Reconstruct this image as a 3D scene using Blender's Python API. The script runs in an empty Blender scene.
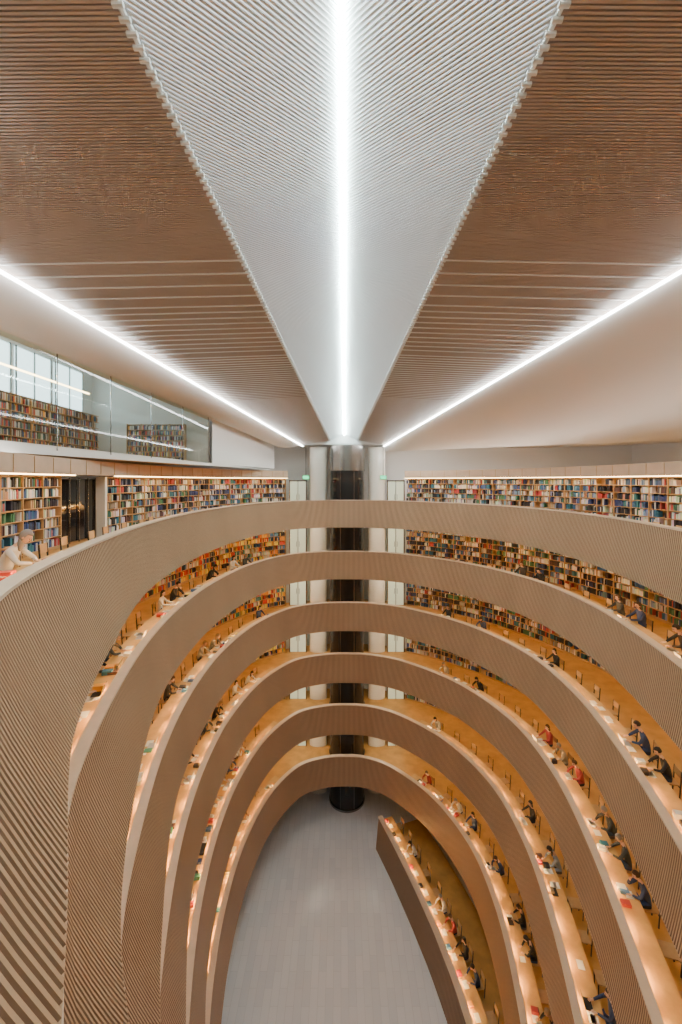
import bpy, bmesh, math, random
import numpy as np
from mathutils import Vector, Matrix
random.seed(7); rng=np.random.RandomState(11)
scene=bpy.context.scene
COL=scene.collection

# ------------------------------------------------------------------ materials
def mat(name,color=(.8,.8,.8),rough=.5,metal=0,emit=None,es=0,noise=None,bump=0,spec=.5,trans=0):
    m=bpy.data.materials.new(name); m.use_nodes=True
    nt=m.node_tree; b=nt.nodes['Principled BSDF']
    b.inputs['Base Color'].default_value=(*color,1); b.inputs['Roughness'].default_value=rough
    b.inputs['Metallic'].default_value=metal; b.inputs['Specular IOR Level'].default_value=spec
    b.inputs['Transmission Weight'].default_value=trans
    if emit: 
        b.inputs['Emission Color'].default_value=(*emit,1); b.inputs['Emission Strength'].default_value=es
    if noise:
        sc,amt,stretch=noise
        tc=nt.nodes.new('ShaderNodeTexCoord'); mp=nt.nodes.new('ShaderNodeMapping'); mp.inputs['Scale'].default_value=stretch
        n=nt.nodes.new('ShaderNodeTexNoise'); n.inputs['Scale'].default_value=sc; n.inputs['Detail'].default_value=3
        r=nt.nodes.new('ShaderNodeValToRGB')
        r.color_ramp.elements[0].color=(*[c*(1-amt) for c in color],1); r.color_ramp.elements[1].color=(*[min(1,c*(1+amt)) for c in color],1)
        r.color_ramp.elements[0].position=.3; r.color_ramp.elements[1].position=.7
        nt.links.new(tc.outputs['Object'],mp.inputs[0]); nt.links.new(mp.outputs[0],n.inputs['Vector'])
        nt.links.new(n.outputs[0],r.inputs[0]); nt.links.new(r.outputs[0],b.inputs['Base Color'])
    return m
def randmat(name,cols,rough=.8):
    m=mat(name,cols[0],rough); nt=m.node_tree
    oi=nt.nodes.new('ShaderNodeObjectInfo'); r=nt.nodes.new('ShaderNodeValToRGB'); r.color_ramp.interpolation='CONSTANT'
    el=r.color_ramp.elements
    while len(el)<len(cols): el.new(.5)
    for i,c in enumerate(cols): el[i].position=i/len(cols); el[i].color=(*c,1)
    nt.links.new(oi.outputs['Random'],r.inputs[0]); nt.links.new(r.outputs[0],nt.nodes['Principled BSDF'].inputs['Base Color'])
    return m
def attrmat(name,rough=.6):
    m=mat(name,(.5,.5,.5),rough); nt=m.node_tree
    a=nt.nodes.new('ShaderNodeAttribute'); a.attribute_name='Col'
    nt.links.new(a.outputs['Color'],nt.nodes['Principled BSDF'].inputs['Base Color']); return m

M_slat=mat('slat_wood',(.63,.405,.25),.24,noise=(.6,.08,(1,1,.3)))
M_groove=mat('slat_groove_painted_shade',(.24,.14,.08),.7)  # darker brown paints the shade between slats into the groove faces
M_cap=mat('cap_wood',(.72,.54,.39),.4,noise=(3,.05,(1,1,1)))
M_canopy=mat('canopy_wood',(.58,.42,.30),.45,noise=(2,.06,(1,1,1)))
M_ring=mat('parapet_back',(.52,.31,.13),.5)
M_floorw=mat('oak_floor',(.50,.26,.07),.45,noise=(2,.15,(1,1,1)))
M_desk=mat('oak_desk',(.56,.33,.12),.4,noise=(4,.1,(1,1,1)))
M_shelf=mat('oak_shelf',(.48,.29,.13),.5,noise=(5,.12,(1,1,1)))
M_white=mat('white_plaster',(.80,.785,.765),.55)
M_ceil=mat('slab_soffit',(.75,.70,.61),.7)
M_book=attrmat('book_covers'); M_item=attrmat('desk_item_paint',.5)
M_brown=mat('louvre_wood',(.47,.385,.335),.26,noise=(.4,.06,(1,1,1)))
M_pale=mat('louvre_painted_streak',(.84,.82,.80),.22)  # whitened slats: bright light streaks put into the louvre colour
M_back=mat('louvre_backing',(.20,.155,.13),.6)
M_grey=mat('louvre_white_metal',(.74,.76,.77),.3)
M_memb=mat('skylight_membrane',(.6,.6,.6),.6,emit=(.84,.93,1),es=1.9)
M_spine=mat('skylight_tube',(1,1,1),.5,emit=(.78,1,.96),es=115)
M_cove=mat('cove_tube',(1,1,1),.5,emit=(.97,.99,.96),es=34)
M_up=mat('added_uplight',(1,1,1),.5,emit=(1,.93,.85),es=13)  # added light source, out of view, brightens the ceiling from below
M_warm=mat('warm_strip',(1,.8,.5),.5,emit=(1,.66,.30),es=17)
M_lobby=mat('lobby_strip',(1,.9,.7),.5,emit=(1,.9,.68),es=38)
M_task=mat('task_lamp',(1,.8,.5),.5,emit=(1,.56,.16),es=150)
M_metal=mat('brushed_steel',(.30,.29,.28),.25,1)
M_dark=mat('dark_lift_glass',(.015,.015,.017),.06)
M_glass=mat('clear_glass',(.88,1,.97),.02,trans=1)
M_col=mat('cream_column',(.88,.85,.78),.5)
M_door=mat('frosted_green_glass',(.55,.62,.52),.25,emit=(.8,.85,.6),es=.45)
M_black=mat('black_metal',(.03,.03,.03),.4)
M_green=mat('exit_sign_green',(.05,.5,.2),.4,emit=(.1,1,.4),es=2)
M_daywin=mat('daylight_window',(.8,.9,.95),.4,emit=(.75,.95,1),es=3)
M_skin=randmat('skin',[(.62,.38,.27),(.7,.46,.34),(.45,.26,.17),(.66,.42,.3)],.5)
M_shirt=randmat('shirt',[(.02,.02,.025),(.6,.6,.6),(.03,.05,.13),(.05,.05,.05),(.35,.05,.05),(.2,.25,.32),(.015,.015,.015),(.3,.27,.22),(.04,.05,.06),(.65,.64,.62),(.02,.02,.02)],.85)
M_hair=randmat('hair',[(.015,.01,.008),(.04,.02,.012),(.12,.06,.03),(.02,.015,.01),(.3,.2,.1),(.25,.24,.23),(.03,.018,.01)],.6)
M_trou=randmat('trousers',[(.02,.025,.05),(.02,.02,.02),(.12,.1,.08),(.05,.08,.16)],.85)
M_shoe=mat('shoe',(.03,.03,.03),.5); M_eye=mat('eye',(.03,.02,.02),.2); M_lip=mat('lip',(.45,.16,.13),.5)
# stone floor
M_stone=mat('stone_floor',(.5,.48,.5),.22); nt=M_stone.node_tree
tc=nt.nodes.new('ShaderNodeTexCoord'); mp=nt.nodes.new('ShaderNodeMapping'); mp.inputs['Rotation'].default_value=(0,0,math.pi/2)
br=nt.nodes.new('ShaderNodeTexBrick'); br.inputs['Scale'].default_value=1.0
br.inputs['Color1'].default_value=(.85,.85,.89,1); br.inputs['Color2'].default_value=(.93,.92,.95,1); br.inputs['Mortar'].default_value=(.74,.73,.76,1)
br.inputs['Mortar Size'].default_value=.007; br.inputs['Brick Width'].default_value=1.3; br.inputs['Row Height'].default_value=.36
ns=nt.nodes.new('ShaderNodeTexNoise'); ns.inputs['Scale'].default_value=1.2; ns.inputs['Detail'].default_value=5
mx=nt.nodes.new('ShaderNodeMixRGB'); mx.blend_type='OVERLAY'; mx.inputs[0].default_value=.2
nt.links.new(tc.outputs['Object'],mp.inputs[0]); nt.links.new(mp.outputs[0],br.inputs['Vector']); nt.links.new(tc.outputs['Object'],ns.inputs['Vector'])
nt.links.new(br.outputs[0],mx.inputs[1]); nt.links.new(ns.outputs[0],mx.inputs[2]); nt.links.new(mx.outputs[0],nt.nodes['Principled BSDF'].inputs['Base Color'])

# ------------------------------------------------------------------ helpers
class MB:
    """mesh builder"""
    def __init__(s): s.v=[]; s.f=[]; s.m=[]; s.c=[]; s.mats=[]
    def mi(s,m):
        if m not in s.mats: s.mats.append(m)
        return s.mats.index(m)
    def face(s,idx,m,col=(1,1,1)): s.f.append(idx); s.m.append(s.mi(m)); s.c.append(col)
    def quad(s,a,b,c,d,m,col=(1,1,1)):
        n=len(s.v); s.v+= [tuple(a),tuple(b),tuple(c),tuple(d)]; s.face((n,n+1,n+2,n+3),m,col)
    def obox(s,o,ax,ay,az,m,col=(1,1,1)):
        """box from corner o with edge vectors"""
        o=np.array(o,float);ax=np.array(ax,float);ay=np.array(ay,float);az=np.array(az,float)
        n=len(s.v)
        for k in (0,1):
            for j in (0,1):
                for i in (0,1): s.v.append(tuple(o+ax*i+ay*j+az*k))
        for q in ((0,2,3,1),(4,5,7,6),(0,1,5,4),(2,6,7,3),(0,4,6,2),(1,3,7,5)): s.face(tuple(n+t for t in q),m,col)
    def box(s,x0,x1,y0,y1,z0,z1,m,col=(1,1,1)): s.obox((x0,y0,z0),(x1-x0,0,0),(0,y1-y0,0),(0,0,z1-z0),m,col)
    def tube(s,a,b,r,m,n=8):
        a=Vector(a);b=Vector(b);d=(b-a).normalized();u=d.orthogonal().normalized();w=d.cross(u);k=len(s.v)
        for p in (a,b):
            for i in range(n):
                t=2*math.pi*i/n; s.v.append(tuple(p+u*r*math.cos(t)+w*r*math.sin(t)))
        for i in range(n): s.face((k+i,k+(i+1)%n,k+n+(i+1)%n,k+n+i),m)
        s.face(tuple(k+n-1-i for i in range(n)),m); s.face(tuple(k+n+i for i in range(n)),m)
    def lathe(s,cx,cy,prof,m,n=48):
        k=len(s.v)
        for r,z in prof:
            for i in range(n):
                t=2*math.pi*i/n; s.v.append((cx+r*math.cos(t),cy+r*math.sin(t),z))
        for j in range(len(prof)-1):
            for i in range(n): s.face((k+j*n+i,k+j*n+(i+1)%n,k+(j+1)*n+(i+1)%n,k+(j+1)*n+i),m)
    def loft(s,rings,m,closed_prof=True,closed=False,caps=True,mf=None):
        """rings: list over profile of arrays (N,3)"""
        k=len(s.v); P=len(rings); N=len(rings[0])
        for r in rings: s.v+= [tuple(p) for p in r]
        for j in range(P if closed_prof else P-1):
            j2=(j+1)%P
            for i in range(N if closed else N-1):
                i2=(i+1)%N; s.face((k+j*N+i,k+j*N+i2,k+j2*N+i2,k+j2*N+i),mf(i) if mf else m)
        if closed_prof and not closed and caps:
            s.face(tuple(k+j*N for j in range(P)),m); s.face(tuple(k+j*N+N-1 for j in range(P))[::-1],m)
    def obj(s,name,smooth=False,col=False,recalc=True):
        me=bpy.data.meshes.new(name); me.from_pydata(s.v,[],s.f)
        for m in s.mats: me.materials.append(m)
        me.polygons.foreach_set('material_index',s.m)
        if col:
            a=me.color_attributes.new('Col','FLOAT_COLOR','CORNER')
            arr=[]
            for f,c in zip(s.f,s.c): arr+= [c[0],c[1],c[2],1]*len(f)
            a.data.foreach_set('color',arr)
        if smooth: me.polygons.foreach_set('use_smooth',[True]*len(s.f))
        me.update()
        if recalc:
            bm=bmesh.new(); bm.from_mesh(me); bmesh.ops.recalc_face_normals(bm,faces=bm.faces); bm.to_mesh(me); bm.free()
        o=bpy.data.objects.new(name,me); COL.objects.link(o); return o

# ------------------------------------------------------------------ plan curves
BASE=np.array([(0.4,28.1),(-1.6,27.85),(-3.6,26.7),(-5.3,23.6),(-6.2,19.5),(-6.35,15.5),(-5.95,11.5),(-5.05,7.6),(-4.1,4.9),(-2.65,2.6),
 (-1.25,.5),(.7,-1.4),(3.0,-2.2),(5.1,-.8),(6.8,2.8),(8.25,7.0),(9.4,11.2),(10.0,15.2),(9.7,19.3),(7.9,23.4),(5.0,26.5),(2.6,27.8)])
SL=[1,1,.96,.92,.875,.84]; SR=[1,1,.94,.88,.79,.69]
def plan(k):
    P=BASE.copy()
    P[:,0]=.4+np.where(P[:,0]<.4,(P[:,0]-.4)*SL[k],(P[:,0]-.4)*SR[k])
    P[:,1]=28.1-(28.1-P[:,1])*(1-.046*k)
    return P
def spline(P,per=60):
    out=[];n=len(P)
    for i in range(n):
        p0,p1,p2,p3=P[i-1],P[i],P[(i+1)%n],P[(i+2)%n]
        t=np.linspace(0,1,per,endpoint=False)[:,None]
        out.append(.5*((2*p1)+(-p0+p2)*t+(2*p0-5*p1+4*p2-p3)*t*t+(-p0+3*p1-3*p2+p3)*t**3))
    return np.vstack(out)
def resample(C,N):
    D=np.vstack([C,C[:1]]); L=np.r_[0,np.cumsum(np.linalg.norm(np.diff(D,axis=0),axis=1))]
    s=np.linspace(0,L[-1],N,endpoint=False)
    return np.c_[np.interp(s,L,D[:,0]),np.interp(s,L,D[:,1])],L[-1]
def normals(C):
    T=np.roll(C,-1,0)-np.roll(C,1,0); T/=np.linalg.norm(T,axis=1)[:,None]
    Nn=np.c_[T[:,1],-T[:,0]]
    cen=C.mean(0)
    if ((C-cen)*Nn).sum()<0: Nn=-Nn
    return Nn
def off(C,N,o): return C+N*o
def z3(C,z): return np.c_[C,np.full(len(C),z)]
CUR=[spline(plan(k)) for k in range(6)]
ZT=[-(1.33+3.6*k) for k in range(6)]      # parapet tops
PH=1.9; FL=1.0; GROUND=-23.9
def flare(C,k):
    y0=13+.6*k
    w=np.clip((y0-C[:,1])/8,0,1)*np.clip((.8-C[:,0])/2.5,0,1); w=w*w*(3-2*w)
    return (.30+.42*w)[:,None]
NS=420
RC=[];RN=[]
for k in range(6):
    c,_=resample(CUR[k],NS); RC.append(c); RN.append(normals(c))
OUT=off(RC[0],RN[0],4.2); OUTN=RN[0]
SHC,_L=resample(off(RC[0],RN[0],3.5),900); SHN=normals(SHC); SHL=_L

# ------------------------------------------------------------------ parapets (slatted rings)
for k in range(6):
    z1=ZT[k]; z0=z1-PH
    L=resample(CUR[k],10)[1]; pitch=.088; ns=int(L/pitch)
    C4,_=resample(CUR[k],ns*4); N4=normals(C4)
    for _i in range(5): N4=(np.roll(N4,1,0)+N4+np.roll(N4,-1,0)); N4/=np.linalg.norm(N4,axis=1)[:,None]
    g=np.tile([0,0,.028,.028],ns)[:,None]
    sp=np.roll(C4,-1,0)-C4
    C4=C4+sp*np.tile([-.45,.45,.3,-.3],ns)[:,None]
    FLV=flare(C4,k)
    mb=MB()
    rows=[]
    for t in (0,.25,.5,.75,1):
        lean=FLV*(t**1.2)
        rows.append(z3(C4+N4*(g-lean),z1-.05-(PH-.05)*t))
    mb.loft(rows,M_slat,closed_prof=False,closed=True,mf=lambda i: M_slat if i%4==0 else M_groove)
    C,N=RC[k],RN[k]; FV=flare(C,k)
    mb.loft([z3(off(C,N,-.03),z1-.05),z3(off(C,N,-.03),z1),z3(off(C,N,.22),z1),z3(off(C,N,.22),z1-.05)],M_cap,closed=True)
    mb.loft([z3(off(C,N,.13),z1-.05),z3(off(C,N,.13),z1-FL)],M_ring,closed_prof=False,closed=True)
    mb.loft([z3(C-N*FV,z0),z3(C-N*(FV-.15),z0),z3(off(C,N,.1),z0+.02)],M_slat,closed_prof=False,closed=True)
    mb.obj('gallery_parapet',recalc=False)
    fz=z1-FL; mb=MB()
    A=z3(off(C,N,.12),fz); B=z3(OUT,fz)
    mb.loft([A,B],M_floorw,closed_prof=False,closed=True)
    mb.loft([z3(off(C,N,-.2),z0+.02),z3(OUT,z0+.02)],M_ceil,closed_prof=False,closed=True)
    mb.obj('gallery_floor',recalc=False)

# outer wall of the lower floors
mb=MB(); mb.loft([z3(OUT,GROUND),z3(OUT,ZT[0]-FL-.01)],M_white,closed_prof=False,closed=True)
mb.obj('wall_outer',recalc=False)
mb=MB(); mb.quad((-16,-10,GROUND),(20,-10,GROUND),(20,36,GROUND),(-16,36,GROUND),M_stone); mb.obj('floor')
mb=MB(); fz=ZT[0]-FL
c=np.array([.4,14]); d=OUT-c; d/=np.linalg.norm(d,axis=1)[:,None]
mb.loft([z3(OUT,fz),z3(OUT+d*16,fz)],M_floorw,closed_prof=False,closed=True); mb.obj('top_floor',recalc=False)

# ------------------------------------------------------------------ bookshelves + books
def dim(p,f): return [tuple(c*f for c in q) for q in p]
PAL_R=dim([(.03,.05,.16),(.04,.10,.28),(.02,.02,.025),(.7,.68,.64),(.08,.04,.04),(.40,.05,.05),(.45,.43,.38),(.03,.15,.24),(.75,.73,.70),(.42,.28,.16),(.06,.18,.1),(.18,.28,.45),(.015,.015,.03),(.02,.02,.03),(.68,.68,.70)],1.0)
PAL_L=dim([(.85,.38,.04),(.65,.06,.04),(.85,.65,.14),(.03,.08,.2),(.02,.02,.02),(.65,.6,.5),(.5,.05,.04),(.06,.25,.18),(.75,.73,.66),(.8,.34,.06),(.1,.25,.5),(.02,.02,.03),(.85,.6,.1)],1.0)
ds=SHL/900
def side_ranges():
    out=[]
    for side in (-1,1):
        idx=[i for i in range(900) if ((SHC[i,0]-.4)*side>(4.6 if SHC[i,1]>15 else 1.5)) and SHC[i,1]>1.5]
        out.append((side,np.array(sorted(idx))))
    return out
SR_=side_ranges()
for k in range(6):
    fz=ZT[k]-FL; H=2.5 if k==0 else 2.42; nrow=7; rh=(H-.12)/nrow
    for side,idx0 in SR_:
        segs=[idx0]
        if k==0 and side<0:
            yv=SHC[idx0,1]; segs=[idx0[yv<14.0],idx0[yv>16.7]]
        step=max(1,int(round(1.0/ds)))
        if k==0:
            C=SHC[idx0];N=SHN[idx0]; mb=MB()
            mb.loft([z3(off(C,N,-.55),.22),z3(off(C,N,-.55),.76),z3(off(C,N,-.45),.76),z3(off(C,N,-.40),.60),z3(off(C,N,.5),.60),z3(off(C,N,.5),.22)],M_canopy)
            for j in range(4,len(idx0)-4,step):
                p=C[j]-N[j]*.57; n=N[j]; t=np.array([n[1],-n[0]])
                mb.obox((p[0],p[1],.235),(n[0]*.01,n[1]*.01,0),(t[0]*.025,t[1]*.025,0),(0,0,.50),M_shelf)
            mb.obj('shelf_canopy')
            mb=MB(); mb.loft([z3(off(C,N,.0),.605),z3(off(C,N,0),.63),z3(off(C,N,.2),.63),z3(off(C,N,.2),.605)],M_up); mb.obj('added_canopy_uplight')  # strip added in the canopy trough to light the louvres, unseen from camera
        for idx in segs:
            C=SHC[idx];N=SHN[idx]
            mb=MB()
            for r in range(nrow+1):
                z=fz+.08+r*rh
                mb.loft([z3(off(C,N,0),z),z3(off(C,N,0),z+.025),z3(off(C,N,.32),z+.025),z3(off(C,N,.32),z)],M_shelf)
            mb.loft([z3(off(C,N,.32),fz),z3(off(C,N,.34),fz),z3(off(C,N,.34),fz+H),z3(off(C,N,.32),fz+H)],M_shelf)
            mb.loft([z3(off(C,N,.02),fz),z3(off(C,N,.02),fz+.08)],M_shelf,closed_prof=False)
            for j in range(0,len(idx),step):
                p=C[j]; n=N[j]; t=np.array([n[1],-n[0]])
                mb.obox((p[0]-n[0]*.01,p[1]-n[1]*.01,fz),(n[0]*.34,n[1]*.34,0),(t[0]*.03,t[1]*.03,0),(0,0,H),M_shelf)
            mb.obj('bookshelf')
            mb=MB()
            if k==0: o1,o2,zz=-.5,-.38,.185
            else: o1,o2,zz=-1.1,-.95,ZT[k-1]-PH-.02
            mb.loft([z3(off(C,N,o1),zz),z3(off(C,N,o2),zz),z3(off(C,N,o2),zz+.03),z3(off(C,N,o1),zz+.03)],M_warm)
            mb.obj('shelf_strip_lamp')
            mb=MB(); pal=PAL_L if (side<0 and k>0) else PAL_R
            total=len(idx)*ds
            for r in range(nrow):
                z=fz+.08+r*rh+.025; s=.05; 
                base=random.choice(pal); run=random.randint(3,12)
                while s<total-.1:
                    if (s%1.0)<.05: s+=.05
                    w=random.uniform(.035,.07)
                    if random.random()<.03: s+=random.uniform(.1,.35); continue
                    run-=1
                    if run<0: base=random.choice(pal); run=random.randint(1,10)
                    colr=tuple(max(.005,c*random.uniform(.75,1.2)) for c in base)
                    if random.random()<.25: colr=random.choice(pal)
                    fi=s/ds; i=int(fi)
                    if i>=len(idx)-1: break
                    p=C[i]+(C[i+1]-C[i])*(fi-i); n=N[i]; t=C[i+1]-C[i]; t=t/np.linalg.norm(t)
                    h=random.uniform(.2,.30); dp=random.uniform(.02,.06)
                    q=p+n*dp
                    mb.obox((q[0],q[1],z),(t[0]*w*.94,t[1]*w*.94,0),(n[0]*.2,n[1]*.2,0),(0,0,h),M_book,colr)
                    s+=w
            mb.obj('shelved_books',col=True,recalc=False)
# gap in the top-floor west shelf: white post + dark glazed door
i0=[i for i in SR_[0][1] if abs(SHC[i,1]-16.3)<.25][0]; i1=[i for i in SR_[0][1] if abs(SHC[i,1]-14.1)<.25][0]
fz=ZT[0]-FL
mb=MB(); p=SHC[i0]-SHN[i0]*.12; n=SHN[i0]; mb.obox((p[0],p[1],fz),(n[0]*.36,n[1]*.36,0),(0,.14,0),(0,0,2.5),M_white); mb.obj('white_post')
mb=MB(); a=SHC[i1]+SHN[i1]*.3; b=SHC[i0]+SHN[i0]*.3; dd=b-a
mb.obox((a[0],a[1],fz+.05),(dd[0],dd[1],0),(-.03,0,0),(0,0,2.35),M_dark)
for t in (0,.25,.5,.75,.97):
    q=a+dd*t; mb.obox((q[0]+.03,q[1],fz),(.03,0,0),(0,.04,0),(0,0,2.45),M_metal)
mb.obj('door_glazed')

# ------------------------------------------------------------------ desks, seats
def seat_positions(k):
    C,_=resample(CUR[k],4000); N=normals(C); step=1.15/(resample(CUR[k],10)[1]/4000)
    res=[]; i=0.
    while i<4000:
        j=int(i); x,y=C[j]
        if y<25.6 and y>.5+1.2*k: res.append((C[j],N[j]))
        i+=step
    return res
SEATS=[seat_positions(k) for k in range(6)]
for k in range(6):
    fz=ZT[k]-FL; C,N=RC[k],RN[k]
    for side in (-1,1):
        idx=np.array([i for i in range(NS) if (C[i,0]-.4)*side>0 and C[i,1]<26.2 and C[i,1]>(.2+1.2*k if k<5 else 7)])
        c,n=C[idx],N[idx]; mb=MB()
        mb.loft([z3(off(c,n,.14),fz+.71),z3(off(c,n,.14),fz+.75),z3(off(c,n,.90),fz+.75),z3(off(c,n,.90),fz+.71)],M_desk)
        for j in range(0,len(idx),8):
            p=c[j]+n[j]*.25; t=np.array([n[j][1],-n[j][0]])
            mb.obox((p[0],p[1],fz),(n[j][0]*.6,n[j][1]*.6,0),(t[0]*.04,t[1]*.04,0),(0,0,.71),M_desk)
        mb.obj('reading_desk')
    mb=MB()
    for p,n in SEATS[k]:
        t=np.array([n[1],-n[0]]); q=p+n*.145-t*.25
        mb.obox((q[0],q[1],fz+.925),(n[0]*.045,n[1]*.045,0),(t[0]*.5,t[1]*.5,0),(0,0,.02),M_task)
    mb.obj('desk_task_lamps')

def chair_mesh():
    mb=MB()
    mb.box(-.21,.21,-.2,.22,.43,.46,M_shelf)
    for x in (-.2,.17):
        mb.box(x,x+.03,.18,.21,0,.43,M_black); mb.obox((x,-.22,0),(.03,0,0),(0,.03,0),(0,-.06,.84),M_black)
    mb.obox((-.2,-.26,.62),(.4,0,0),(0,.02,0),(0,-.015,.22),M_shelf)
    mb.box(-.19,.19,.185,.2,.36,.4,M_black); mb.box(-.19,.19,-.215,-.2,.36,.4,M_black)
    o=mb.obj('chair_src'); me=o.data; bpy.data.objects.remove(o); return me
CH=chair_mesh()

# ------------------------------------------------------------------ people
def skin_mesh(verts,edges,radii,levels=2):
    me=bpy.data.meshes.new('sk'); me.from_pydata(verts,edges,[]); o=bpy.data.objects.new('sk',me); COL.objects.link(o)
    md=o.modifiers.new('s','SKIN'); md.use_smooth_shade=True
    for i,r in enumerate(radii):
        sv=me.skin_vertices[0].data[i]; sv.radius=(r,r) if not isinstance(r,tuple) else r; sv.use_root=(i==0)
    if levels: 
        m2=o.modifiers.new('ss','SUBSURF'); m2.levels=levels; m2.render_levels=levels
    dg=bpy.context.evaluated_depsgraph_get(); dg.update()
    out=bpy.data.meshes.new_from_object(o.evaluated_get(dg)); bpy.data.objects.remove(o); return out
def ellipsoid(bm,c,r,rot,mi,seg=20,ring=14,shape=None):
    res=bmesh.ops.create_uvsphere(bm,u_segments=seg,v_segments=ring,radius=1)
    for v in res['verts']:
        p=Vector((v.co.x*r[0],v.co.y*r[1],v.co.z*r[2]))
        if shape: p=shape(p)
        v.co=Vector(c)+rot@p
    for f in {f for v in res['verts'] for f in v.link_faces}: f.material_index=mi; f.smooth=True
def person_mesh(pose):
    stand=pose=='stand'
    if stand:
        pel=(0,0,.95);sp=(0,.02,1.15);ch=(0,.03,1.36);nk=(0,.04,1.50);hb=(0,.06,1.56)
        kn=[(-.11,.03,.5),(.11,.06,.5)];an=[(-.12,-.02,.09),(.12,.04,.09)];to=[(-.13,.14,.04),(.13,.2,.04)]
        el=[(-.27,.02,1.12),(.27,.05,1.12)];wr=[(-.25,.2,.95),(.22,.26,1.05)]
        hd=Vector((0,.09,1.66)); pitch=-.15
    else:
        lean={'read':.16,'write':.24,'upright':.05,'cheek':.18}[pose]
        pel=(0,0,.54);sp=(0,lean*.25,.76);ch=(0,lean*.75,.97);nk=(0,lean*1.05,1.11);hb=(0,lean*1.15+.02,1.16)
        kn=[(-.13,.42,.53),(.13,.44,.53)];an=[(-.13,.36,.1),(.14,.42,.1)];to=[(-.14,.52,.045),(.15,.58,.045)]
        el=[(-.28,lean+.14,.83),(.28,lean+.14,.83)];wr=[(-.15,.47,.79),(.15,.47,.79)]
        if pose=='cheek': el[1]=(.2,lean+.24,.80); wr[1]=(.11,lean+.22,1.02)
        if pose=='write': wr[1]=(.1,.52,.79)
        hd=Vector((0,lean*1.35+.05,1.255)); pitch={'read':-.45,'write':-.7,'upright':-.2,'cheek':-.4}[pose]
    V=[pel,sp,ch,nk,hb]; R=[(.16,.12),(.145,.105),(.165,.11),(.055,.055),(.05,.05)]; E=[(0,1),(1,2),(2,3),(3,4)]
    for s in (0,1):
        sg=-1 if s==0 else 1
        hx=(sg*.09,pel[1]+.02,pel[2]-.03); b=len(V); V+= [hx,kn[s],an[s],to[s]]; R+= [.095,.062,.042,.035]; E+= [(0,b),(b,b+1),(b+1,b+2),(b+2,b+3)]
        sh=(sg*.185,ch[1]+.01,ch[2]+.06); b=len(V); V+= [sh,el[s],wr[s]]; R+= [.06,.045,.03]; E+= [(2,b),(b,b+1),(b+1,b+2)]
    body=skin_mesh(V,E,R,2)
    bm=bmesh.new(); bm.from_mesh(body)
    W=[Vector(w) for w in wr]
    for f in bm.faces:
        c=f.calc_center_median(); f.smooth=True
        if c.z<.13: f.material_index=3
        elif (c.z<(.93 if stand else .57)) : f.material_index=2
        elif c.z>nk[2]-.02 and abs(c.x)<.09 and (pose!='cheek' or c.z>nk[2]): f.material_index=1
        else: f.material_index=0
        for w in W:
            if (c-w).length<.035: f.material_index=1
    for s in (0,1):
        sg=-1 if s==0 else 1; w=W[s]; e=Vector(el[s]); d=(w-e).normalized()
        if not stand and not(pose=='cheek' and s==1): d=Vector((-sg*.25,1,-.05)).normalized()
        side=Vector((0,0,1)).cross(d); 
        if side.length<.2: side=Vector((0,1,0))
        side.normalize(); up=d.cross(side).normalized()
        if up.z<0: up=-up
        pv=[w-d*.01,w+d*.035,w+d*.075]; pm=skin_mesh([tuple(p) for p in pv],[(0,1),(1,2)],[(.026,.02),(.038,.016),(.036,.014)],1)
        tmp=[pm]
        for i,l in enumerate((.062,.072,.068,.052)):
            o=side*((i-1.5)*.019)*(1 if s else -1); a=w+d*.068+o; m1=a+d*l*.45+up*.006; m2=a+d*l*.8-up*.008; m3=a+d*l-up*.02
            tmp.append(skin_mesh([tuple(a),tuple(m1),tuple(m2),tuple(m3)],[(0,1),(1,2),(2,3)],[.0095,.009,.008,.007],1))
        ts=side*(-1 if s else 1); a=w+d*.025+ts*.025; tmp.append(skin_mesh([tuple(a),tuple(a+ts*.025+d*.025),tuple(a+ts*.03+d*.055)],[(0,1),(1,2)],[.012,.010,.008],1))
        for t in tmp:
            n0=len(bm.faces); bm.from_mesh(t); bm.faces.ensure_lookup_table()
            for f in bm.faces[n0:]: f.material_index=1; f.smooth=True
    rot=Matrix.Rotation(pitch,3,'X')
    def hshape(p):
        q=p.copy()
        if q.z<0: q.x*=1-.28*(-q.z/.12)**1.3; q.y*=1-.1*(-q.z/.12)
        if q.y<-.02: q.z+=.01
        return q
    ellipsoid(bm,hd,(.076,.095,.12),rot,1,24,18,hshape)
    R3=lambda x,y,z: hd+rot@Vector((x,y,z))
    ellipsoid(bm,R3(0,.094,-.012),(.013,.02,.026),rot,1,10,8)
    for s in (-1,1):
        ellipsoid(bm,R3(s*.077,-.002,-.008),(.012,.02,.032),rot,1,10,8)
        ellipsoid(bm,R3(s*.03,.083,.012),(.013,.008,.008),rot,4,10,8)
        ellipsoid(bm,R3(s*.03,.087,.030),(.018,.006,.004),rot,5,8,6)
    ellipsoid(bm,R3(0,.083,-.055),(.022,.01,.007),rot,6,10,8)
    long=pose in('write','upright')
    def hair(p):
        q=p.copy()
        if q.y>.03 and q.z<.045: q.y=.03+(q.y-.03)*.15; q.x*=.95
        if not long and q.z<-.04: q*=.82
        return q
    ellipsoid(bm,R3(0,-.012,.018),(.088,.103,.122),rot,5,24,18,hair)
    if long:
        ellipsoid(bm,hd+Vector((0,-.075,-.11)),(.075,.045,.15),Matrix.Rotation(-.1,3,'X'),5,16,12)
    me=bpy.data.meshes.new('person_'+pose); bm.to_mesh(me); bm.free()
    for m in (M_shirt,M_skin,M_trou,M_shoe,M_eye,M_hair,M_lip): me.materials.append(m)
    return me
POSES={p:person_mesh(p) for p in ('read','write','upright','cheek','stand')}
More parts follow.
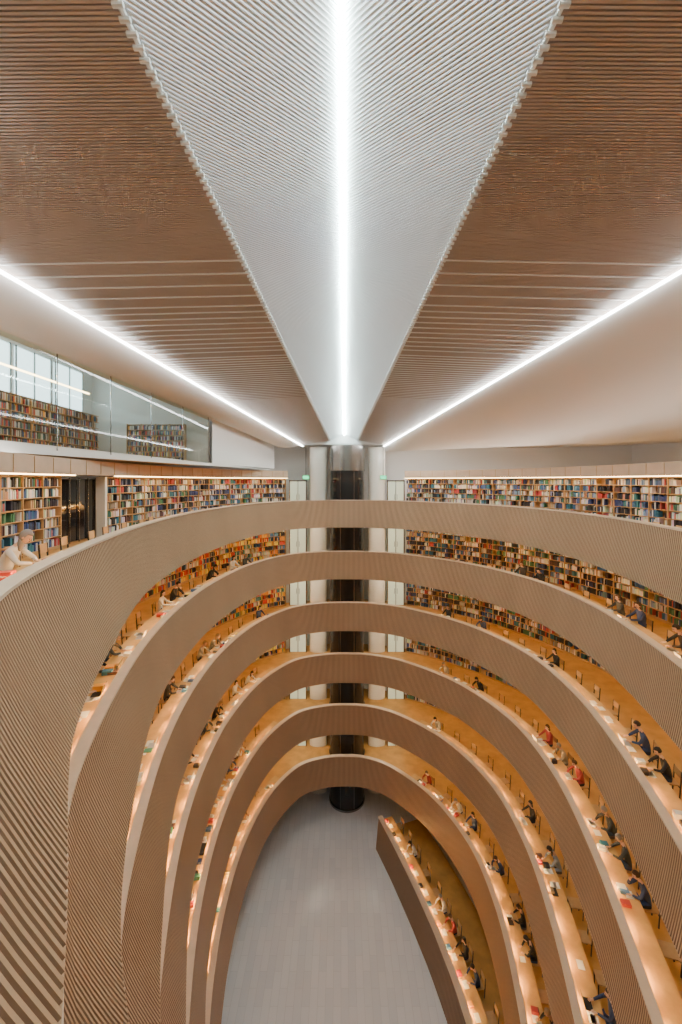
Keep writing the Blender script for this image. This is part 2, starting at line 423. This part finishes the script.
def place(me,name,p,face,z,scale=1):
    o=bpy.data.objects.new(name,me); COL.objects.link(o)
    ang=math.atan2(face[1],face[0])-math.pi/2
    o.location=(p[0],p[1],z); o.rotation_euler=(0,0,ang); o.scale=(scale,)*3; return o
for k in range(6):
    fz=ZT[k]-FL; items=MB()
    for si,(p,n) in enumerate(SEATS[k]):
        q=p+n*1.19
        left=p[0]<.4
        pr={0:(.12,.0),1:(.55,.5),2:(.45,.6),3:(.5,.6),4:(.5,.65),5:(.5,.6)}[k][0 if left else 1]
        if k==0 and left: pr=1 if 5<p[1]<8.6 else 0
        has=random.random()<pr
        face=-n; a=random.uniform(-.2,.2); face=np.array([face[0]*math.cos(a)-face[1]*math.sin(a),face[0]*math.sin(a)+face[1]*math.cos(a)])
        if has: place(POSES[random.choice(('read','write','upright','cheek'))],'seated_reader',q,face,fz,random.uniform(.98,1.1))
        place(CH,'reading_chair',q+n*(0 if has else random.uniform(-.1,.15)),face if has else -n,fz)
        t=np.array([n[1],-n[0]]); zz=fz+.75
        if has or random.random()<.4:
            for _ in range(random.randint(1,3)):
                c=p+n*random.uniform(.4,.62)+t*random.uniform(-.42,.3); w=random.uniform(.2,.3)
                col=(.8,.78,.72)
                items.obox((c[0],c[1],zz),(n[0]*.21,n[1]*.21,0),(t[0]*w,t[1]*w,0),(0,0,.008),M_item,col)
            for _ in range(random.randint(0,3)):
                c=p+n*random.uniform(.25,.5)+t*random.uniform(-.5,.4); col=random.choice(PAL_L+PAL_R)
                items.obox((c[0],c[1],zz),(n[0]*.24,n[1]*.24,0),(t[0]*.17,t[1]*.17,0),(0,0,random.uniform(.03,.15)),M_item,col)
            if random.random()<.4:
                c=p+n*.42+t*random.uniform(-.3,0); col=random.choice([(.02,.02,.02),(.5,.5,.52)])
                items.obox((c[0],c[1],zz),(n[0]*.22,n[1]*.22,0),(t[0]*.32,t[1]*.32,0),(0,0,.015),M_item,col)
                items.obox((c[0],c[1],zz+.015),(-n[0]*.06,-n[1]*.06,.2),(t[0]*.32,t[1]*.32,0),(n[0]*.01,n[1]*.01,0),M_item,col)
    items.obj('desk_books_and_papers',col=True,recalc=False)

# ------------------------------------------------------------------ ground level curved reading wall (right)
P=np.array([(2.35,26.0),(3.1,23.9),(3.85,21.5),(4.4,19.5),(4.85,17.3),(5.1,15),(5.15,12.5),(4.9,10)])
t=np.linspace(0,len(P)-1,600); yy=np.interp(t,range(len(P)),P[:,1]); xx=np.interp(t,range(len(P)),P[:,0])
ker=np.ones(37)/37; pad=lambda a: np.convolve(np.pad(a,18,mode='reflect',reflect_type='odd'),ker,'valid')
C=np.c_[pad(xx),pad(yy)]; T=np.gradient(C,axis=0); T/=np.linalg.norm(T,axis=1)[:,None]; N=np.c_[-T[:,1],T[:,0]]
if N[0,0]<0: N=-N
mb=MB(); zt=-21.83; g=np.tile([0,0,.03,.03],150)[:,None]
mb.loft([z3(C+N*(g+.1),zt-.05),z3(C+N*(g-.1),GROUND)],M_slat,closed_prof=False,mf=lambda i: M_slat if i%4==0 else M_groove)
mb.loft([z3(off(C,N,.06),zt-.06),z3(off(C,N,.06),zt),z3(off(C,N,.36),zt),z3(off(C,N,.36),zt-.06)],M_cap)
mb.loft([z3(off(C,N,.13),zt-.05),z3(off(C,N,.13),GROUND),z3(off(C,N,.3),GROUND),z3(off(C,N,.3),zt-.05)],M_ring)
mb.obj('curved_reading_partition',recalc=False)
mb=MB(); pz=zt-1.0
mb.loft([z3(off(C,N,.31),pz),z3(off(C,N,3.2),pz),z3(off(C,N,3.2),GROUND),z3(off(C,N,.31),GROUND)],M_floorw); mb.obj('raised_reading_platform')
mb=MB(); mb.loft([z3(off(C,N,.33),pz+.71),z3(off(C,N,.33),pz+.75),z3(off(C,N,1.05),pz+.75),z3(off(C,N,1.05),pz+.71)],M_desk); mb.obj('reading_desk')
mb=MB(); lm=MB()
for i in range(20,590,39):
    p,n=C[i],N[i]; tt=np.array([n[1],-n[0]]); q=p+n*.305-tt*.25
    lm.obox((q[0],q[1],pz+.915),(n[0]*.045,n[1]*.045,0),(tt[0]*.5,tt[1]*.5,0),(0,0,.02),M_task)
    if random.random()<.65: place(POSES[random.choice(('read','write','upright'))],'seated_reader',p+n*1.32,-n,pz)
    place(CH,'reading_chair',p+n*1.32,-n,pz)
    c=p+n*.55; mb.obox((c[0],c[1],pz+.75),(n[0]*.21,n[1]*.21,0),(tt[0]*.3,tt[1]*.3,0),(0,0,.01),M_item,(.8,.78,.7))
    c=p+n*.45-tt*.35; mb.obox((c[0],c[1],pz+.75),(n[0]*.2,n[1]*.2,0),(tt[0]*.2,tt[1]*.2,0),(0,0,.08),M_item,random.choice(PAL_L))
lm.obj('desk_task_lamps'); mb.obj('desk_books_and_papers',col=True,recalc=False)

# ------------------------------------------------------------------ lift, columns, lobby
mb=MB(); cx,cy=.45,30.1; r=1.28
mb.lathe(cx,cy,[(r,GROUND),(r,.75)],M_dark)
mb.lathe(cx,cy,[(r+.03,.75),(r+.03,2.6)],M_metal)
for z in [GROUND+.02,GROUND+2.2]+[ZT[k]-FL-.1 for k in range(6)]+[.75,2.4]:
    mb.lathe(cx,cy,[(r,z),(r+.06,z),(r+.06,z+.14),(r,z+.14)],M_metal)
for i in range(8):
    a=2*math.pi*(i+.5)/8; x=cx+(r+.01)*math.cos(a); y=cy+(r+.01)*math.sin(a)
    mb.tube((x,y,GROUND),(x,y,.75),.02,M_metal,6)
mb.obj('glass_elevator_shaft',smooth=False)
for x0 in (-1.75,2.75):
    mb=MB(); mb.lathe(x0,30.9,[(.66,GROUND),(.66,2.6)],M_col,32); 
    for v in range(len(mb.v)): 
        X,Y,Z=mb.v[v]; mb.v[v]=(X,30.9+(Y-30.9)*.5,Z)
    mb.obj('column',smooth=True)
for k in range(6):
    fz=ZT[k]-FL
    for x0 in (-3.9,3.6):
        mb=MB(); y0=30.7
        mb.box(x0,x0+1.2,y0,y0+.05,fz+.02,fz+2.3,M_door)
        for a,b in ((x0-.08,x0),(x0+.58,x0+.62),(x0+1.2,x0+1.28)): mb.box(a,b,y0-.04,y0+.08,fz,fz+2.4,M_metal)
        mb.box(x0-.08,x0+1.28,y0-.04,y0+.08,fz+2.3,fz+2.4,M_metal); mb.tube((x0+.5,y0-.07,fz+.9),(x0+.5,y0-.07,fz+1.3),.015,M_metal)
        mb.tube((x0+.7,y0-.07,fz+.9),(x0+.7,y0-.07,fz+1.3),.015,M_metal)
        mb.obj('door')
    if k:
        zz=ZT[k-1]-PH-.03
        for xa,xb in ((-3.6,-1.1),(2.0,4.4)):
            mb=MB(); mb.box(xa,xb,29.2,29.35,zz,zz+.02,M_lobby); mb.obj('lobby_strip_lamp')
for x0 in (-2.9,3.0):
    mb=MB(); mb.box(x0,x0+.45,30.5,30.55,.15,.4,M_green); mb.box(x0-.02,x0+.47,30.55,30.6,.13,.42,M_black); mb.box(x0+.2,x0+.24,30.55,30.58,.4,2.6,M_black); mb.obj('exit_sign')

# ------------------------------------------------------------------ roof
def lin(a,b,ya,yb,y): 
    t=(y-ya)/(yb-ya); return np.array([a[i]+(b[i]-a[i])*t for i in range(3)])
def Ssp(y): return lin((0,5,6.6),(.25,30,3.5),5,30,y)
def E(y,s): 
    return lin((s*2.79,5,6.0),(s*.82+(.0 if s<0 else .4),30,3.07),5,30,y)
def Cv(y,s): return lin((s*8.5,10,5.3),(s*2.9+(.0 if s<0 else .35),30,2.7),10,30,y)
Y0,Y1=-7,30
up=np.array([0,0,1])
for s in (-1,1):
    mb=MB(); mb.loft([np.array([E(y,s)+up*.10 for y in np.linspace(Y0,Y1,40)]),np.array([Cv(y,s)+up*.10 for y in np.linspace(Y0,Y1,40)])],M_back,closed_prof=False); mb.obj('ceiling_backing',recalc=False)
    mb=MB(); y=Y0; n_i=0
    while y<Y1:
        a=E(y,s); b=Cv(y,s)
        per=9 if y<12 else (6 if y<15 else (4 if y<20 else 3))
        pale=(y>9.5 and n_i%per==0)  # pale slats get denser with depth, painting in the light streaks
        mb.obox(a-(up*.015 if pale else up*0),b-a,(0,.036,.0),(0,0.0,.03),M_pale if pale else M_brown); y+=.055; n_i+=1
    mb.obj('ceiling_louvres')
    mb=MB(); mb.loft([np.array([Ssp(y)+up*.2 for y in np.linspace(Y0,Y1,40)]),np.array([E(y,s)+up*.17 for y in np.linspace(Y0,Y1,40)])],M_memb,closed_prof=False); mb.obj('skylight_membrane',recalc=False)
    mb=MB(); y=Y0
    while y<Y1+2:
        a=Ssp(min(y,Y1-.1)); b=E(max(Y0,min(Y1-.1,y-3.2*(1-(y-Y0)/60))),s); b=b-np.array([s*.05,0,0]); mb.obox(a,b-a,(0,.05,0),(0,0,.025),M_grey); y+=.078
    mb.obj('skylight_louvres')
    mb=MB(); mb.tube(E(Y0,s),E(Y1,s),.04,M_white)
    y=Y0
    while y<Y1:
        e=E(y,s); mb.tube((e[0]-.07,y,e[2]-.045),(e[0]+.07,y,e[2]-.045),.035,M_white,8); y+=.15
    mb.obj('trim_skylight')
    mb=MB(); w=.075
    mb.obox(Cv(Y0,s)+np.array([-w/2-s*.04,0,-.12]),Cv(Y1,s)-Cv(Y0,s),(w,0,0),(0,0,.05),M_cove)
    mb.obj('cove_strip_lamp')
mb=MB(); a=Ssp(Y0);b=Ssp(Y1); mb.obox(a+np.array([-.045,0,-.08]),b-a,(.09,0,0),(0,0,.05),M_spine); mb.obj('skylight_tube_lamp')

def arr(l): return np.array(l,float)
yR=np.linspace(Y0,Y1,50)
top=arr([Cv(y,1) for y in yR])
Bk=arr([(19,-7),(19,8),(18.8,15),(18.3,21.5),(14.5,24),(10.3,25.9),(5.6,28.6),(3.3,30)])
L=np.r_[0,np.cumsum(np.linalg.norm(np.diff(Bk,axis=0),axis=1))]; s_=np.linspace(0,L[-1],50)
bot=np.c_[np.interp(s_,L,Bk[:,0]),np.interp(s_,L,Bk[:,1]),np.full(50,2.2)]
rows=[]
for t in np.linspace(0,1,10):
    r_=top*(1-t)+bot*t; r_[:,2]=top[:,2]*(1-t**.8)+2.2*t**.8; rows.append(r_)
mb=MB(); mb.loft(rows,M_white,closed_prof=False); 
mb.loft([bot,bot+np.array([0,0,.5])],M_white,closed_prof=False); mb.obj('ceiling_bulkhead_east',smooth=True,recalc=False)
mb=MB(); mb.loft([(bot+np.array([.15,.15,.12]))[14:],(bot+np.array([.3,.3,.12]))[14:]],M_cove,closed_prof=False); mb.obj('cove_strip_lamp',recalc=False)
mb=MB(); o_=bot.copy(); o_[:,2]=2.7; o2=o_.copy(); dirn=o2[:,:2]-np.array([3.3,10]); dirn/=np.linalg.norm(dirn,axis=1)[:,None]; o2[:,:2]+=dirn*9
mb.loft([o_,o2],M_white,closed_prof=False); mb.obj('ceiling_east',recalc=False)
mb=MB(); mb.box(-24,28,33,33.2,-3.3,10,M_white); mb.obj('wall_north')
mb=MB(); mb.box(24,24.2,-9,33,-3.3,10,M_white); mb.obj('wall_east')
mb=MB(); mb.box(-24,28,-9.2,-9,-24,10,M_white); mb.obj('wall_south')
mb=MB(); mb.box(-20.2,-20,-9,33,-3.3,10,M_white); mb.obj('wall_west')
mb=MB(); mb.box(-6,7,30.15,30.3,2.75,9,M_white); mb.obj('wall_gable')
def G(y,z): return np.array([-9.8+(y-11.5)*.248,y,z])
def GT(y): return 4.34-(y-11.5)*.084
yL=np.linspace(Y0,30,50); top=arr([Cv(y,-1) for y in yL])
bot=arr([G(y,GT(y)) for y in yL])
rows=[]
for t in np.linspace(0,1,10):
    r_=top*(1-t)+bot*t; r_+=np.array([-.25,0,-.25])*math.sin(t*math.pi); rows.append(r_)
rows.append(bot+np.array([-.4,0,0])); 
mb=MB(); mb.loft(rows,M_white,closed_prof=False); mb.obj('ceiling_bulkhead_west',smooth=True,recalc=False)
mb=MB(); yy=np.linspace(22.2,30.5,10)
mb.loft([arr([G(y,.95) for y in yy]),arr([G(y,GT(y)+.05) for y in yy])],M_white,closed_prof=False); mb.obj('wall_gallery_west',recalc=False)
mb=MB(); yy=np.linspace(-5,30.5,20)
mb.loft([arr([G(y,.84) for y in yy]),arr([G(y,1.18-(y-11.5)*.018) for y in yy]),arr([G(y,1.18-(y-11.5)*.018)+np.array([-.4,0,0]) for y in yy])],M_white,closed_prof=False); mb.obj('trim_mezzanine',recalc=False)
mb=MB(); n_=np.array([.97,-.24,0])
ye=np.arange(-4,22.3,2.15)
for a,b in zip(ye[:-1],ye[1:]):
    p=G(a+.02,1.18-(a-11.5)*.018); q=G(b-.02,1.18-(b-11.5)*.018); h=GT(a)-p[2]
    mb.obox(p,q-p,n_*.02,(0,0,h),M_glass)
mb.obj('window_mezzanine')
mb=MB()
for a in ye: mb.obox(G(a-.015,1.0),(.03,.0,0),(0,.03,0),(0,0,GT(a)-1),M_metal)
mb.obj('window_frame_mezzanine')
mb=MB(); mb.loft([arr([G(y,1.0) for y in yL[:44]]),arr([(-14.3,y,1.0) for y in yL[:44]])],M_floorw,closed_prof=False)
mb.obj('mezzanine_floor',recalc=False)
mb=MB(); mb.loft([arr([G(y,GT(y)+.12)+np.array([-.4,0,0]) for y in yL]),arr([(-14.3,y,6.8) for y in yL])],M_white,closed_prof=False); mb.obj('mezzanine_ceiling',recalc=False)
mb=MB(); mb.box(-14.3,-7.6,23,23.2,1.0,6.8,M_white); mb.obj('wall_mezzanine_north')
mb=MB(); mb.box(-14.45,-14.3,-8,23,1.0,6.9,M_white); mb.obj('wall_mezzanine_west')
for bx,y0,y1 in ((-12.4,5,20.5),(-13.9,12,22.5)):
    mb=MB(); bk=MB()
    for r in range(8): mb.box(bx-.3,bx,y0,y1,1.05+r*.32,1.075+r*.32,M_shelf)
    mb.box(bx-.32,bx-.3,y0,y1,1.0,3.32,M_shelf)
    y=y0
    while y<=y1: mb.box(bx-.3,bx+.01,y,y+.03,1.0,3.32,M_shelf); y+=1
    mb.obj('bookshelf')
    for r in range(7):
        y=y0+.05
        while y<y1-.1:
            w=random.uniform(.03,.06)
            if random.random()>.05: bk.box(bx-.24,bx-.03,y,y+w*.93,1.08+r*.32,1.08+r*.32+random.uniform(.2,.28),M_book,random.choice(PAL_R+PAL_L[:2]))
            y+=w
    bk.obj('shelved_books',col=True,recalc=False)
mb=MB(); bk=MB(); bx,by=-12.0,22.4
for r in range(8): mb.box(bx,bx+3.2,by,by+.3,1.05+r*.3,1.075+r*.3,M_shelf)
for i in range(5): mb.box(bx+i*.8-.015,bx+i*.8+.015,by-.01,by+.3,1.0,3.2,M_shelf)
mb.box(bx,bx+3.2,by+.3,by+.32,1,3.2,M_shelf); mb.obj('bookshelf')
for r in range(7):
    x=bx+.05
    while x<bx+3.1:
        w=random.uniform(.03,.06); bk.box(x,x+w*.93,by+.03,by+.22,1.08+r*.3,1.08+r*.3+random.uniform(.18,.26),M_book,random.choice(PAL_R+PAL_L[:3])); x+=w
bk.obj('shelved_books',col=True,recalc=False)
mb=MB()
for i in range(7):
    y=5.5+i*2.4; mb.box(-14.28,-14.24,y,y+2.1,3.5,5.9,M_daywin)
    for f in (0,.5,1): mb.box(-14.24,-14.2,y+2.1*f-.03,y+2.1*f+.03,3.45,5.95,M_metal)
mb.obj('window_clerestory')
mb=MB(); mb.box(-11.4,-11.32,5,18,3.9,3.95,M_warm); mb.obj('mezzanine_strip_lamp')
place(POSES['stand'],'standing_reader',(-11.3,12.9),(-1,.2),1.0)
mb=MB(); mb.quad((-24,-9,9.7),(28,-9,9.7),(28,34,9.7),(-24,34,9.7),M_white); mb.obj('ceiling')

# world (dim, room is closed)
w=bpy.data.worlds.new('World'); scene.world=w; w.use_nodes=True
w.node_tree.nodes['Background'].inputs[0].default_value=(.6,.7,.8,1); w.node_tree.nodes['Background'].inputs[1].default_value=.3
# camera
cam=bpy.data.cameras.new('camera'); co=bpy.data.objects.new('camera',cam); COL.objects.link(co)
co.location=(0,0,0); co.rotation_euler=(math.pi/2,0,0)
cam.sensor_fit='VERTICAL'; cam.sensor_height=36; cam.lens=400/1024*36; cam.shift_y=-31/1024; cam.clip_start=.05; cam.clip_end=200
scene.camera=co
